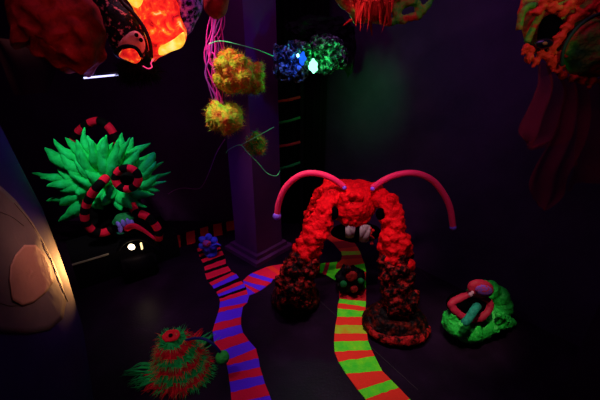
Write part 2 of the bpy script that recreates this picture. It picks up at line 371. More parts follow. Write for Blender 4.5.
rowsC = [((316, 232), (328, 225), 2), ((326, 238), (342, 231), 0), ((333, 243), (352, 240), 2), ((338, 249), (357, 247), 0), ((341, 252), (359.5, 251.5), 3), ((342, 256), (361, 255), 2), ((341, 260), (362, 258.5), 0), ((336, 265), (363.5, 262), 0), ((336, 270), (364.5, 264), 1), ((337, 276), (366, 272), 0), ((338.5, 284), (366, 281), 1), ((339, 291), (366, 289), 2), ((339.5, 299.5), (366, 302), 1), ((338, 303.5), (365.5, 307.5), 0), ((337.5, 309), (366, 312), 1), ((337, 317.5), (366, 317.5), 0), ((335.5, 325.5), (366, 326), 3), ((334.5, 334), (367, 334.5), 0), ((334, 342), (368, 341.5), 1), ((334.5, 352.5), (371.5, 350.5), 0), ((338.5, 362.5), (374.5, 356.5), 1), ((346, 374.5), (382, 371.5), 0), ((358, 391), (391, 380.5), 1), ((365.5, 400), (398.5, 388), 0), ((376, 412), (410, 400), 1), ((386, 425), (420, 412), 0)]
runner('striped_runner', rowsC, [M['rorange'], M['gstripe'], M['rdark'], M['ystripe']], 'green and red striped floor runner passing between the legs of the red monster', .008, None)
xs = [(158, 241, 254), (171, 236.5, 249), (180, 235, 247), (186, 232.5, 245), (194.5, 230.5, 243), (200, 228.5, 241), (208, 226.5, 238.5), (213, 224.8, 236.5), (221.5, 223, 235), (226, 222, 231.5), (234.5, 220.5, 229.5), (240, 219.5, 228.5)]
runner('striped_runner', [((x, a), (x + 1, c), (i + 1) % 2 * 1) for i, (x, a, c) in enumerate(xs)], [M['rdark'], M['snakeblack']], 'black runner with red squares lying along the back wall', .003, None)

# ============================================================ RED ARCHED MONSTER
def lump_chain(bm, pts, jitter=.3, lumps=10, lr=.35):
    P = catmull([Vector(p[0]) for p in pts], 6); n = len(P)
    rad = [p[1] for p in pts]
    for i, p in enumerate(P):
        f = i / 6; j = min(int(f), len(rad) - 2); q = rad[j] + (rad[j + 1] - rad[j]) * (f - j)
        ball(bm, p, q, 2)
        for _ in range(lumps):
            d = Vector((random.gauss(0, 1), random.gauss(0, 1), random.gauss(0, 1))).normalized()
            ball(bm, p + d * q * .92, q * lr * random.uniform(.5, 1.2), 1)
root = thing('horned_monster', (.42, 2.7, 0), 'red lumpy arched monster straddling the green striped runner', 'sculpture')
bm = bmesh.new(); Y = 2.75
m_ = mpx(2.75)
for (px, py, yy, rx, ry, rz) in [(347, 193, 2.82, 24, 20, 13), (340, 190, 2.86, 17, 20, 10), (360, 192, 2.85, 18, 20, 12), (352, 207, 2.70, 19, 16, 17), (341, 205, 2.76, 13, 14, 14), (364, 205, 2.76, 12, 14, 14), (352, 220, 2.66, 13, 10, 6)]:
    ball(bm, at(px, py, yy), (rx * m_, ry * m_, rz * m_), 3)
for _ in range(75):
    px = random.uniform(332, 372); py = random.uniform(195, 224)
    if (px - 352) ** 2 / 430 + (py - 208) ** 2 / 300 > 1: continue
    ball(bm, at(px, py, 2.60 - .0 + .0011 * ((px - 352) ** 2) * .35), random.uniform(2.5, 5) * m_, 2)
me = remesh(bm, .009, .010, 12, .010, 38); body = link('head', me, M['red'], root)
# shoulders and legs
def legmesh(name, pts, m, voxel=.009, lumps=7, lr=.4, a2=.012):
    bm = bmesh.new(); lump_chain(bm, pts, lumps=lumps, lr=lr)
    return link(name, remesh(bm, voxel, .008, 14, a2, 40, 1), m, root)
legmesh('leg', [(at(333, 196, 2.74), .085), (at(326, 208, 2.62), .085), (at(319, 226, 2.56), .095), (at(311, 243, 2.52), .105), (at(304, 257, 2.50), .105)], M['red'])
legmesh('leg', [(at(373, 192, 2.78), .07), (at(386, 203, 2.66), .085), (at(392, 217, 2.58), .085), (at(394, 230, 2.52), .085), (at(395, 246, 2.47), .115), (at(396, 258, 2.44), .12)], M['red'], lr=.5)
legmesh('leg', [(at(330, 188, 2.9), .08), (at(318, 203, 3.0), .08), (at(311, 224, 3.08), .085), (at(309, 246, 3.1), .09), (Vector((.1, 3.12, .08)), .13)], M['red'])
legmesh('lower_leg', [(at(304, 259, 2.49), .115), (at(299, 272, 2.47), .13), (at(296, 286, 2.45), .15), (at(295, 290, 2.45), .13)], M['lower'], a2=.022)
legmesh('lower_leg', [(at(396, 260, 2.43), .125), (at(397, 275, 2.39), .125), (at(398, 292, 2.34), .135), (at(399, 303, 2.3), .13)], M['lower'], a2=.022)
def foot(cx, cy, rx, ry, h, m, name='foot'):
    bm = bmesh.new()
    for i in range(26):
        a = 2 * math.pi * i / 26
        for s, zz in ((1, .05), (.8, .09)): ball(bm, (cx + rx * s * .85 * math.cos(a), cy + ry * s * .85 * math.sin(a), zz * h / .16), .06 + .012 * random.random(), 2)
    ball(bm, (cx, cy, h * .35), (rx * .95, ry * .95, h * .65), 3); ball(bm, (cx, cy + .02, h * .7), (rx * .6, ry * .6, h * .5), 3)
    me = remesh(bm, .01, .014, 9, .012, 30, 1)
    for v in me.vertices: v.co.z = max(v.co.z, .006)
    return link(name, me, m, root)
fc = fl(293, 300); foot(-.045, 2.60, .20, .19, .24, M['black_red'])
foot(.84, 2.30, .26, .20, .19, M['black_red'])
bm = bmesh.new()                                    # red crescent toe edge of the right foot
for i in range(30):
    a = R(195 + 150 * i / 29); ball(bm, (.85 + .245 * math.cos(a), 2.27 + .20 * math.sin(a), .055), .045, 2)
me = remesh(bm, .01, .012, 14, .008, 40); [setattr(v.co, 'z', max(v.co.z, .006)) for v in me.vertices]
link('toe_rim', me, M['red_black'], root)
for pp, eye in (([(344, 187, 2.68), (333, 179, 2.68), (320, 174, 2.7), (306, 173.5, 2.7), (294, 179, 2.7), (284, 190, 2.7), (278.5, 204, 2.7), (277, 216, 2.7)], 0), ([(372, 188, 2.68), (385, 179.5, 2.68), (400, 174, 2.66), (417, 173.5, 2.64), (432, 180, 2.62), (443, 193, 2.6), (450, 208, 2.58), (453, 227, 2.56)], 1)):
    P = catmull([at(*p) for p in pp], 8); a = tube_obj('antenna', P, .027, M['antenna'], root, n=14)
    bm = bmesh.new(); ball(bm, P[-1], .040 if not eye else .030, 2); link('antenna_tip', fin(bm), M['violet'], a)
    bm = bmesh.new(); ball(bm, P[0] + Vector((0, -.02, .0)), .020, 2); link('root_bead', fin(bm), M['violet'], a)
for (px, py, rx, rz) in ((334, 213, 4.5, 7), (381, 214, 5, 6)):
    bm = bmesh.new(); ball(bm, at(px, py, 2.57), (rx * m_, .045, rz * m_), 3); link('eye_shade', fin(bm), M['deep'], root)  # solid dark ellipsoids painting the shade of the eye hollows
bm = bmesh.new(); ball(bm, at(356, 232, 2.78), (27 * m_, .12, 10 * m_), 3); link('mouth_shade', remesh(bm, .012, .01, 12), M['deep'], root)  # dark ellipsoid painting the shade behind the teeth
for (px, py, rx, rz) in ((350, 231, 4.6, 7.5), (364.5, 233.5, 5, 9.5)):
    bm = bmesh.new(); box(bm, at(px, py, 2.60), (rx * 1.8 * m_, .035, rz * 1.9 * m_)); bmesh.ops.bevel(bm, geom=list(bm.edges), offset=.016, segments=4)
    me = fin(bm); c = at(px, py, 2.60)
    for v in me.vertices:
        if v.co.z > c.z: v.co.x = c.x + (v.co.x - c.x) * 1.15
    link('tooth', me, M['tooth'], root)
bm = bmesh.new()
for i in range(7): ball(bm, at(371 + random.uniform(-3, 2.5), 228 + i * 2.6, 2.6), random.uniform(.010, .02), 2)
link('drool', remesh(bm, .005, .004, 50), M['red_black'], root)

# small dark goblin with green eyes on the runner
root = thing('goblin_head', fl(351, 292), 'small black head with green eyes and red nose sitting on the green runner', 'sculpture')
Yg = 2.78; m_ = mpx(Yg, 280)
bm = bmesh.new(); c = at(350.5, 279, Yg); ball(bm, c, (14 * m_, .12, 14 * m_), 3)
for _ in range(60):
    a = random.uniform(0, math.tau); ball(bm, c + Vector((13.5 * m_ * math.cos(a), random.uniform(-.06, .06), 13.5 * m_ * math.sin(a))), .022, 1)
me = remesh(bm, .009, .008, 20, .01, 50)
for v in me.vertices: v.co.z = max(v.co.z, .012)
link('head', me, M['black'], root)
for (nm, px, py, rr_, mm) in (('eye', 343.5, 284, 3.6, 'gdim'), ('eye', 361, 281, 3.2, 'gdim'), ('nose', 351.5, 276, 5.8, 'rdim'), ('mouth', 354, 289, 4, 'rdim'), ('forehead_bump', 348, 268, 3, 'black_red')):
    if mm not in M: M[mm] = mottle(mm == 'gdim' and 'dull_green_paint' or 'dull_red_paint', [(.3, (.004, .09, .02) if mm == 'gdim' else (.12, .006, .006)), (.7, (.01, .16, .04) if mm == 'gdim' else (.28, .012, .012))], 25, .6, .6)
    bm = bmesh.new(); ball(bm, at(px, py, Yg - .125), (rr_ * m_, .03, rr_ * m_), 3); link(nm, remesh(bm, .006, .005, 40), M[mm], root)

# ============================================================ SPIKY GREEN MONSTER on its cabinet
e1 = Vector((.784, .621, 0)); e2 = Vector((-.621, .784, 0)); A = fl(80, 290)
t = thing('display_cabinet', A + e1 * .45 + e2 * .35, 'low black cabinet with a cream edge under the green spiky monster', 'cabinet')
bm = bmesh.new(); prism(bm, [A, A + e1 * 1.05, A + e1 * 1.05 + e2 * .62, A + e2 * .62], 0, .30); link('cabinet_body', fin(bm), M['black'], t, False)
bm = bmesh.new(); prism(bm, [A - e2 * .01, A + e1 * .33 - e2 * .01, A + e1 * .33 + e2 * .012, A + e2 * .012], .30, .312); link('cream_edge', fin(bm), M['beige'], t, False)
root = thing('spiky_monster', at(110, 240, 3.5), 'green spiky monster with red and black striped tentacles on the black cabinet', 'sculpture')
root.location = (-2.2, 3.55, .30)
Ym = 3.45; m_ = mpx(Ym, 180)
bm = bmesh.new(); ball(bm, at(108, 180, 3.5), (33 * m_, .26, 22 * m_), 3); ball(bm, at(112, 205, 3.55), (30 * m_, .24, 26 * m_), 3); ball(bm, at(118, 222, 3.5), (30 * m_, .24, 17 * m_), 3); ball(bm, Vector((-2.2, 3.55, .42)), (.36, .28, .13), 3)
me = remesh(bm, .016, .012, 9)
for v in me.vertices: v.co.z = max(v.co.z, .301)
link('body', me, M['snakeblack'], root)
def spike(base, tip, rad, curl):
    mid = base.lerp(tip, .55) + curl; P = catmull([base, base.lerp(mid, .5) + curl * .3, mid, tip.lerp(mid, .45) + curl * .1, tip], 4)
    bm = bmesh.new()
    tube(bm, P, rad, n=9, rf=lambda f: rad * (.55 + .6 * math.sin(min(f / .45, 1) * math.pi / 2)) * (1 - max(0, (f - .28) / .72) ** 1.25) + .0025)
    me = fin(bm)
    for v in me.vertices: v.co += Vector((noise.noise(v.co * 16), noise.noise(v.co * 16 + Vector((5, 5, 5))), noise.noise(v.co * 16 + Vector((9, 1, 4))))) * .010
    link('spike', me, M['green'], root)
outer = [(32, 172, 8), (45, 147, 11), (46, 186, 9), (46, 201, 9), (58, 222, 10), (53, 139, 7), (65, 138, 8), (77, 140, 7), (84, 127, 6), (92, 140, 8), (104, 137, 7), (113, 142, 7), (122, 133, 8), (133, 137, 8), (141, 146, 8), (151, 143, 8), (155, 152, 6), (164, 162, 7), (171, 172, 6), (166, 181, 6), (160, 191, 6), (147, 207, 6), (131, 206, 7), (119, 199, 6), (103, 210, 8), (97, 209, 7), (61, 160, 9), (60, 205, 9), (76, 199, 9), (87, 135, 7), (40, 178, 6), (157, 175, 7), (146, 196, 7), (138, 200, 6)]
for (x, y, w_) in outer:
    c = Vector((108, 176)); d = Vector((x, y)) - c
    b0 = c + d * .36; side = random.choice((-1, 1)) * random.uniform(.02, .045)
    spike(at(b0.x, b0.y, 3.32), at(x, y, 3.30 + random.uniform(-.08, .08)), w_ * .62 * m_, Vector((side, -.04, random.uniform(-.05, .01))))
inner = []
for _ in range(600):
    x, y = random.uniform(66, 150), random.uniform(148, 200)
    if (x - 108) ** 2 / 44 ** 2 + (y - 175) ** 2 / 25 ** 2 > 1: continue
    if (x - 127) ** 2 + (y - 179) ** 2 < 17 ** 2: continue
    if any((x - a) ** 2 + (y - b_) ** 2 < 62 for a, b_ in inner): continue
    inner.append((x, y))
for (x, y) in inner[:60]:
    d = Vector((x - 108, y - 176)); d = d.normalized() * random.uniform(10, 15) if d.length > 1 else Vector((0, 5))
    if y < 185: d.y -= 6
    spike(at(x - d.x * .9, y - d.y * .9, 3.30), at(x + d.x, y + d.y, 3.10 + .0001 * ((x - 108) ** 2)), random.uniform(4.4, 6) * m_, Vector((random.uniform(-.045, .045), -.03, random.uniform(-.04, 0))))
bm = bmesh.new(); ball(bm, at(127, 178.5, 3.12), (.085, .08, .08), 3); link('ring_dark_ball', fin(bm), M['snakeblack'], root)  # solid black ball painting the dark hole of the ring
def snake(pp, r, closed=False, stripe=.065, n=10):
    P = catmull([at(*p) for p in pp], n, closed); bm = bmesh.new(); tube(bm, P, r, n=12, stripe=stripe, closed=closed)
    return link('tentacle', fin(bm), [M['rstripe'], M['snakeblack']], root)
snake([(76, 162, 3.5), (72, 151, 3.48), (75, 137, 3.46), (85, 126, 3.45), (97, 121, 3.45), (108, 126, 3.45), (116, 138, 3.46), (121, 150, 3.48)], .042, stripe=.092)
snake([(127 + 11.5 * math.cos(a), 178.5 + 10.5 * math.sin(a), 2.98) for a in [2 * math.pi * i / 10 for i in range(10)]], .036, True, stripe=.066)
snake([(106, 178, 3.1), (100, 184, 3.0), (92, 194, 3.0), (86, 206, 3.02), (85, 219, 3.05), (91, 229, 3.1), (102, 233, 3.15), (112, 229, 3.2)], .043, stripe=.085)
snake([(132, 204, 3.2), (136, 212, 3.15), (146, 216, 3.12), (154, 223, 3.12), (159, 233, 3.14), (158, 243, 3.2)], .042, stripe=.08)
bm = bmesh.new(); ball(bm, at(124, 218.5, 3.14), (9 * m_, .10, 5.5 * m_), 3); ball(bm, at(117, 222, 3.12), (4 * m_, .05, 4 * m_), 3); link('snout', remesh(bm, .008, .006, 20), mottle('dark_green_cloth', [(.3, (.01, .16, .05)), (.7, (.02, .30, .09))], 20), root)
bm = bmesh.new(); ball(bm, at(125, 227, 3.15), (11 * m_, .08, 6 * m_), 3); link('mouth_shade', fin(bm), M['deep'], root)  # near-black ball painting the shaded inside of the mouth
for i, (x, y) in enumerate(((119, 225), (123.5, 223.3), (128, 222.2), (132, 223.5), (120.5, 229))):
    bm = bmesh.new(); ball(bm, at(x, y, 3.04), (2.1 * m_, .018, 4.2 * m_), 2, Matrix.Rotation(R(-18 + 8 * i), 4, 'Y')); link('tooth', fin(bm), M['teeth_blue'], root)
tube_obj('tongue', catmull([at(127, 228, 3.06), at(134, 226, 2.98), at(143, 230, 2.96), at(155, 239, 2.94)], 6), .035, M['rstripe'], root, r1=.012, n=12)
bm = bmesh.new()
ball(bm, at(121, 232, 3.1), (4 * m_, .04, 2 * m_), 2); link('lower_lip', fin(bm), M['teal'], root)

# hooded projector lamp
def before_cabinet(px, py, gap):
    d = ray(px, py); o_ = Vector((0, 0, CAM_H)); k_ = (-gap - (o_ - A).dot(e2)) / d.dot(e2); return o_ + d * k_
hc = before_cabinet(136, 252, .12); PL = Vector((hc.x, hc.y, 0))
t = thing('projector_lamp', PL, 'small black hooded projector with a lit round lens before the cabinet', 'lamp')
bm = bmesh.new(); box(bm, (hc.x, hc.y, .135), (.34, .19, .27), math.atan2(e1.y, e1.x)); bmesh.ops.bevel(bm, geom=list(bm.edges), offset=.03, segments=3); link('housing', fin(bm), M['black'], t)
P = catmull([before_cabinet(x, y, .225) for x, y in ((117, 251), (126, 242), (140, 239), (152, 244), (160, 251))], 6); tube_obj('hood_rim', P, .014, M['black'], t)
sp = before_cabinet(131.5, 247, .232)
bm = bmesh.new(); ball(bm, sp, (.034, .02, .032), 3); link('lens', fin(bm), M['bulb'], t)
bm = bmesh.new(); box(bm, before_cabinet(141.5, 246, .22), (.013, .02, .075), 0); link('light_slot', fin(bm), M['bulb_dim'], t)
spot('projector_beam', before_cabinet(131.5, 247, .27), on_dome(46, 276), 170, (1, .42, .12), 20, 1, .02)
point('projector_spill', before_cabinet(137, 252, .28), .25, (1, .7, .35), .02)

# ============================================================ BLUE FLOWER CREATURE
bp = fl(209, 252); root = thing('flower_creature', bp, 'small blue flower-headed creature with a red face at the runner end', 'sculpture')
Yf = 3.48; m_ = mpx(Yf, 243)
bm = bmesh.new(); ball(bm, at(210, 249, Yf), (7.5 * m_, .08, 6 * m_), 3); ball(bm, at(211, 254, Yf - .03), (6.5 * m_, .07, 3 * m_), 3); me = remesh(bm, .008, .008, 20)
for v in me.vertices: v.co.z = max(v.co.z, .012)
link('body', me, M['blue'], root)
for i in range(6):
    a = R(25 + 60 * i); c = at(208 + 6 * math.cos(a), 243 - 5.5 * math.sin(a), Yf - .08)
    bm = bmesh.new(); ball(bm, c, (4.6 * m_, .04, 3.8 * m_), 2, Matrix.Rotation(-a, 4, 'Y')); link('petal', remesh(bm, .008, .006, 30), M['blue'], root)
tube_obj('arm', catmull([at(213, 245, Yf - .1), at(217, 244, Yf - .1), at(221, 245.5, Yf - .1)], 4), .022, M['blue'], root, r1=.006)
bm = bmesh.new(); ball(bm, at(207, 243, Yf - .10), (4.4 * m_, .045, 4.2 * m_), 3); link('face', remesh(bm, .006, .008, 50), mottle('purple_red_foam', [(.4, (.6, .02, .05)), (.6, (.25, .05, .5))], 40), root)

# ============================================================ FURRY STRIPED CRAWLER
root = thing('furry_creature', fl(182, 376), 'red and green banded furry creature crawling on the dark floor', 'sculpture')
bc = fl(183, 374); bm = bmesh.new(); top = at(172, 336, bc.y + .02)
def ringf(s):       # from skirt to the crown of the cone
    return Vector((bc.x, bc.y, 0)).lerp(Vector((top.x, top.y, top.z)), s)
prof2 = [(0, .21), (.15, .195), (.35, .165), (.6, .135), (.8, .11), (.93, .08), (1.0, .03)]
rr = []
for s, r_ in prof2:
    c = ringf(s); c.z = max(.004, c.z); rr.append([bm.verts.new((c.x + r_ * math.cos(a), c.y + r_ * .85 * math.sin(a), c.z + .02 * math.sin(3 * a))) for a in [2 * math.pi * k / 28 for k in range(28)]])
for a, b_ in zip(rr, rr[1:]):
    for k_ in range(28): bm.faces.new((a[k_], a[(k_ + 1) % 28], b_[(k_ + 1) % 28], b_[k_]))
bm.faces.new(rr[-1]); bm.faces.new(rr[0][::-1])
bmesh.ops.subdivide_edges(bm, edges=list(bm.edges), cuts=2, use_grid_fill=True)
me = fin(bm)
for v in me.vertices: v.co.z = max(v.co.z, .006)
def band(co): return int((co - Vector((top.x, top.y, top.z))).length / .058 + .35) % 2
rts = surf_roots(me, 3600, band)
for p in me.polygons: p.material_index = band(p.center)
link('body', me, [M['furr'], M['furg']], root)
def fallen(bm):
    for v in bm.verts: v.co.z = max(v.co.z, .005)
bm = bmesh.new(); strands(bm, rts, .062, .0032, .6, .28, 5); fallen(bm); link('fur', fin(bm), [M['furr'], M['furg']], root)
for i, (x, y) in enumerate([(124, 374), (131, 384), (146, 391), (158, 394), (140, 379), (171, 388), (208, 372), (214, 334), (202, 331), (137, 388), (152, 384)]):
    tip = fl(x, y, .02); st = Vector((bc.x, bc.y, .05)); st = st.lerp(tip, .30); bm = bmesh.new()
    for _ in range(13):
        o_ = Vector((random.gauss(0, .03), random.gauss(0, .03), abs(random.gauss(0, .012)))); tw = tip + Vector((random.gauss(0, .018), random.gauss(0, .018), abs(random.gauss(0, .008))))
        Pm = catmull([st + o_, st.lerp(tw, .5) + o_ * .8 + Vector((random.gauss(0, .02), random.gauss(0, .02), .02)), tw], 5)
        f0 = len(bm.faces); tube(bm, Pm, .0085, n=4, r1=.001)
    fallen(bm); link('tendril', fin(bm), M['furg' if i in (0, 1, 3, 6, 7, 9) else 'furr'], root)
bm = bmesh.new(); tube(bm, [top + Vector((.050 * math.cos(a), -.012 + .045 * math.sin(a), .014)) for a in [math.tau * i / 20 for i in range(20)]], .013, n=8, closed=True); ball(bm, top + Vector((0, -.012, .008)), (.03, .028, .02), 3); link('crown', remesh(bm, .006, .006, 40), M['furr'], root)
bm = bmesh.new(); ball(bm, top + Vector((.002, -.022, .028)), (.016, .016, .012), 2); link('crown_button', fin(bm), M['snakeblack'], root)
ap = catmull([at(181, 342, 1.85), at(193, 338.5, 1.8), at(204, 339, 1.78), at(213, 344, 1.76), at(220, 352, 1.76)], 6)
tube_obj('antenna', ap, .010, mat('dark_blue_wire', (.015, .02, .16), .5), root)
bm = bmesh.new(); bmesh.ops.create_icosphere(bm, subdivisions=4, radius=.047, matrix=Matrix.Translation(at(222.5, 357.5, 1.76)))
me = fin(bm)
cb = at(222.5, 357.5, 1.76)
for v in me.vertices:
    n_ = (v.co - cb).normalized(); v.co += n_ * .003 * math.cos(n_.x * 26) * math.cos(n_.z * 26)
link('antenna_ball', me, mat('green_pompom', (.04, .62, .07), .6, 0, .8, 70), root)

# ============================================================ GREEN OPEN-MOUTHED SLIME
root = thing('slime_monster', fl(478, 336), 'green slimy monster with open red-lipped mouth on the floor at the right', 'sculpture')
Ys = 2.30; m_ = mpx(Ys, 310); bm = bmesh.new()
for (px, py, yy, r1_) in [(458, 325, 2.12, 12), (466, 333, 2.11, 9), (476, 333, 2.12, 9), (470, 331, 2.10, 11), (483, 328, 2.15, 10), (494, 318, 2.24, 13), (501, 306, 2.4, 12), (498, 296, 2.42, 11), (490, 290, 2.42, 10), (484, 287, 2.4, 8), (505, 322, 2.26, 8), (512, 322, 2.28, 4), (452, 318, 2.2, 9), (449, 323, 2.18, 7), (478, 300, 2.62, 16), (462, 308, 2.6, 10), (488, 312, 2.5, 18)]:
    ball(bm, at(px, py, yy), r1_ * m_, 2)
for _ in range(90):
    a = random.uniform(R(150), R(400)); rx, ry = 29, 17
    px, py = 477 + rx * math.cos(a) * random.uniform(.75, 1), 321 - ry * math.sin(a) * random.uniform(.7, 1)
    if py > 314: ball(bm, at(px, py, 2.08 + .0015 * abs(px - 474) ** 1.3 * .4), random.uniform(1.6, 3.6) * m_, 1)
me = remesh(bm, .0095, .010, 12, .012, 35, 1)
mc = at(471, 306, 2.2)
for v in me.vertices: v.co.z = max(v.co.z, .006)
link('body', me, M['slime'], root)
lip = [(452, 303), (461, 298), (471, 295), (483, 298), (490, 304), (488, 311), (480, 318), (469, 319), (459, 314), (453, 308)]
LP = catmull([at(x, y, 2.12 - (y - 308) * .004) for x, y in lip], 5, True)
cen = sum(LP, Vector()) / len(LP)
bm = bmesh.new(); tube(bm, LP, .030, n=10, closed=True); tube(bm, [cen + (p - cen) * .9 + Vector((0, .02, -.004)) for p in LP], .028, n=10, closed=True); ml = remesh(bm, .008, .006, 20, .004, 50)
link('lips', ml, M['lip'], root)
bm = bmesh.new(); ball(bm, cen + Vector((0, .06, -.02)), (19 * m_, .10, 12.5 * m_), 3); link('mouth_shade', fin(bm), M['deep'], root)  # dark ball painting the shade in the open mouth
tube_obj('tongue', catmull([at(478, 306, 2.12), at(475, 309, 2.02), at(469, 318, 1.98), at(463.5, 324, 1.97)], 6), .036, M['teal'], root, n=14, rf=lambda f: .031 if .1 < f < .92 else .024)
ep = at(480.5, 288.5, 2.14)
bm = bmesh.new(); ball(bm, ep, (12.5 * m_, .05, 9 * m_), 3, Matrix.Rotation(R(22), 4, 'Y')); link('eyelid', remesh(bm, .007, .003, 30), M['lip'], root)
bm = bmesh.new(); ball(bm, ep + Vector((0, -.045, .018)), (8.2 * m_, .022, 5.4 * m_), 3, Matrix.Rotation(R(22), 4, 'Y')); link('eye', fin(bm), mottle('violet_red_eye', [(.42, (.5, .02, .05)), (.52, (.12, .05, .5)), (.65, (.35, .04, .2))], 38), root)
bm = bmesh.new(); ball(bm, at(470.5, 294.5, 2.1), .018, 2); ball(bm, at(472.5, 292.5, 2.1), .014, 2); link('wart', remesh(bm, .005), mat('pinkish_wart', (.5, .18, .3), .6), root)

# ============================================================ HANGING FIBRE CLUSTERS, YARN AND STRINGS
def cluster(px, py, Y, r, label, cm, fm, n=30, hang=True, sq=1.0):
    m_ = mpx(Y, py); c = at(px, py, Y); root = thing('fibre_cluster', c - Vector((0, 0, r * m_)), label, 'hanging cluster', 'hairy fibre clusters hanging by the column'); bm = bmesh.new()
    ball(bm, c, (r * .72 * m_, r * .7 * m_, r * .72 * m_ * sq), 3)
    for _ in range(n):
        d = Vector((random.gauss(0, 1), random.gauss(0, 1), random.gauss(0, 1))).normalized(); d.z *= sq
        ball(bm, c + d * r * m_ * .68, r * m_ * random.uniform(.18, .36), 2)
    me = remesh(bm, .011, .016, 16, .018, 40, 1); rts = surf_roots(me, 1400, lambda co: random.random() < .5)
    link('wad', me, cm, root); bm = bmesh.new(); strands(bm, rts, .045, .0013, 0, .8, 4)
    link('fibres', fin(bm), fm, root)
    return root
cluster(233, 72, 2.75, 22, 'orange and lime hairy fibre cluster hanging highest on the column', M['cluster'], [M['fib_o'], M['fib_g']])
cluster(251, 78, 3.06, 16, 'dim orange-brown hairy cluster behind the highest bright one', M['cluster'], [M['fib_o'], M['fib_g']], sq=1.15)
cluster(226, 117, 2.75, 20, 'lime and orange hairy fibre cluster hanging below the highest one', mottle('lime_orange_fibre', [(.36, (.12, .50, .02)), (.48, (.35, .5, .02)), (.56, (.6, .35, .02)), (.66, (.8, .12, .03))], 10, .85, .9, 60, spec=.1), [M['fib_g'], M['fib_o']], sq=.9)
cluster(256, 145, 3.0, 11, 'small dull green fibre tuft on the column face, lowest of all', M['clustg'], [M['furg'], M['fib_o']], 20, sq=1.2)
def hang_line(name, pp, r, m, label, cat='string'):
    return tagit(tube_obj(name, catmull([at(*p) for p in pp], 6), r, m, None, n=6), label, cat)
t = thing('yarn_bundle', at(216, 100, 2.72), 'tangled magenta yarn strands hanging beside the top of the column', 'yarn')
for i in range(11):
    x0 = random.uniform(211, 228); pts = [(x0, -40, 2.74), (x0 + random.uniform(-2, 2), 0, 2.74)]
    if i < 6: pts += [(x0 - random.uniform(2, 8), 30, 2.72), (random.uniform(204, 216), 52, 2.70), (random.uniform(205, 218), 75, 2.70), (random.uniform(212, 222), 98, 2.72), (random.uniform(214, 224), 112, 2.76)]
    else: pts += [(x0 + random.uniform(-2, 2), 25, 2.76), (random.uniform(214, 226), 48, 2.78), (random.uniform(212, 224), 80, 2.74), (random.uniform(214, 226), 108, 2.76)]
    tube_obj('strand', catmull([at(*p) for p in pts], 6), .0042 if i % 3 else .007, M['magenta' if i % 4 else 'purple_yarn'], t, n=6)
tube_obj('strand', catmull([at(*p) for p in [(212, 52, 2.68), (216, 58, 2.66), (214, 66, 2.66), (209, 62, 2.66), (210, 53, 2.68)]], 6), .005, M['magenta'], t, n=6)
hang_line('yarn_string', [(209, 44, 2.62), (221, 41, 2.60), (240, 45, 2.58), (258, 50, 2.75), (273, 56, 3.0)], .0030, M['lime_yarn'], 'thin mint green string draped over the highest hairy cluster')
hang_line('yarn_string', [(226, 153, 2.9), (229, 149.5, 2.85), (240, 145, 2.85), (247, 152, 2.86), (258, 163, 2.9), (267, 173, 2.95), (276, 176, 3.0), (280, 171, 3.05)], .0034, M['lime_yarn'], 'mint green string looping across the column below the clusters')
hang_line('yarn_string', [(241, 145, 2.86), (252, 139, 2.9), (265, 132, 2.98), (274, 127, 3.05)], .0030, M['lime_yarn'], 'short mint green string slanting up past the lowest tuft')
hang_line('yarn_string', [(225, 139, 3.3), (217, 152, 3.4), (210, 170, 3.6), (203, 185, 3.8), (197, 189, 3.9), (184, 188, 4.0), (175, 190, 4.1), (168, 194, 4.2)], .0032, M['purple_yarn'], 'thin purple string drooping from the clusters towards the back wall')

# ============================================================ LADDER with coloured rungs
t = thing('ladder', Vector((at(287, 200, 4.0).x, 4.1, 0)), 'dark ladder with red and green rungs behind the column', 'ladder')
for x in (273, 302):
    bm = bmesh.new(); a = at(x, 100, 4.1); box(bm, (a.x, 4.1, 1.2), (.04, .05, 2.4)); link('rail', fin(bm), M['black'], t, False)
for i, (y0, y1) in enumerate(((102, 97), (124, 117.5), (147, 142), (170, 162.5))):
    P = catmull([at(274.5, y0, 4.02), at(288, y0 * .45 + y1 * .55 + .8, 3.98), at(300, y1, 4.02)], 6); tube_obj('rung', P, .017, M['rung_g' if i % 2 else 'rung_r'], t)

bm = bmesh.new(); g = []
xa, xb = -.50, .33
for z in (.01, .8, 1.6, 2.4, 3.3):
    g.append([bm.verts.new((xa + (xb - xa) * k_ / 80, 4.30 + .025 * math.sin(k_ * .75) + .01 * math.sin(z * 3 + k_ * .3), z)) for k_ in range(81)])
for r0, r1_ in zip(g, g[1:]):
    for k_ in range(80): bm.faces.new((r0[k_], r0[k_ + 1], r1_[k_ + 1], r1_[k_]))
o = link('dark_backdrop', fin(bm), M['snakeblack']); sd = o.modifiers.new('t', 'SOLIDIFY'); sd.thickness = .004  # black sheet added to make the corner look dark
tagit(o, 'black curtain added to darken the corner behind the ladder', 'backdrop')

# ============================================================ BLUE AND GREEN LIT FILM
t = thing('film_canopy', at(312, 78, 3.5), 'dark crumpled film hung around blue and green glowing lamps', 'hanging sculpture')
def film(outline, Y, T, m=M['foil']):
    me = pillow(outline, Y, T, 16, .05, 9, sub=7)
    for v in me.vertices: v.co += Vector((noise.noise(v.co * 30), noise.noise(v.co * 31 + Vector((4, 4, 4))) * 1.4, noise.noise(v.co * 29 + Vector((1, 8, 3))))) * .025
    return link('film_sheet', me, m, t, False)
film([(276, 48), (290, 42), (298, 50), (300, 66), (296, 78), (280, 80), (273, 68)], 3.35, .08)
film([(293, 46), (303, 42), (309, 52), (309, 70), (303, 80), (294, 76)], 3.35, .07)
film([(309, 44), (322, 38), (338, 37), (345, 46), (344, 62), (334, 73), (322, 76), (312, 70)], 3.45, .10)
film([(282, 24), (320, 16), (350, 22), (356, 50), (347, 74), (330, 46), (300, 40)], 3.7, .10, M['black'])
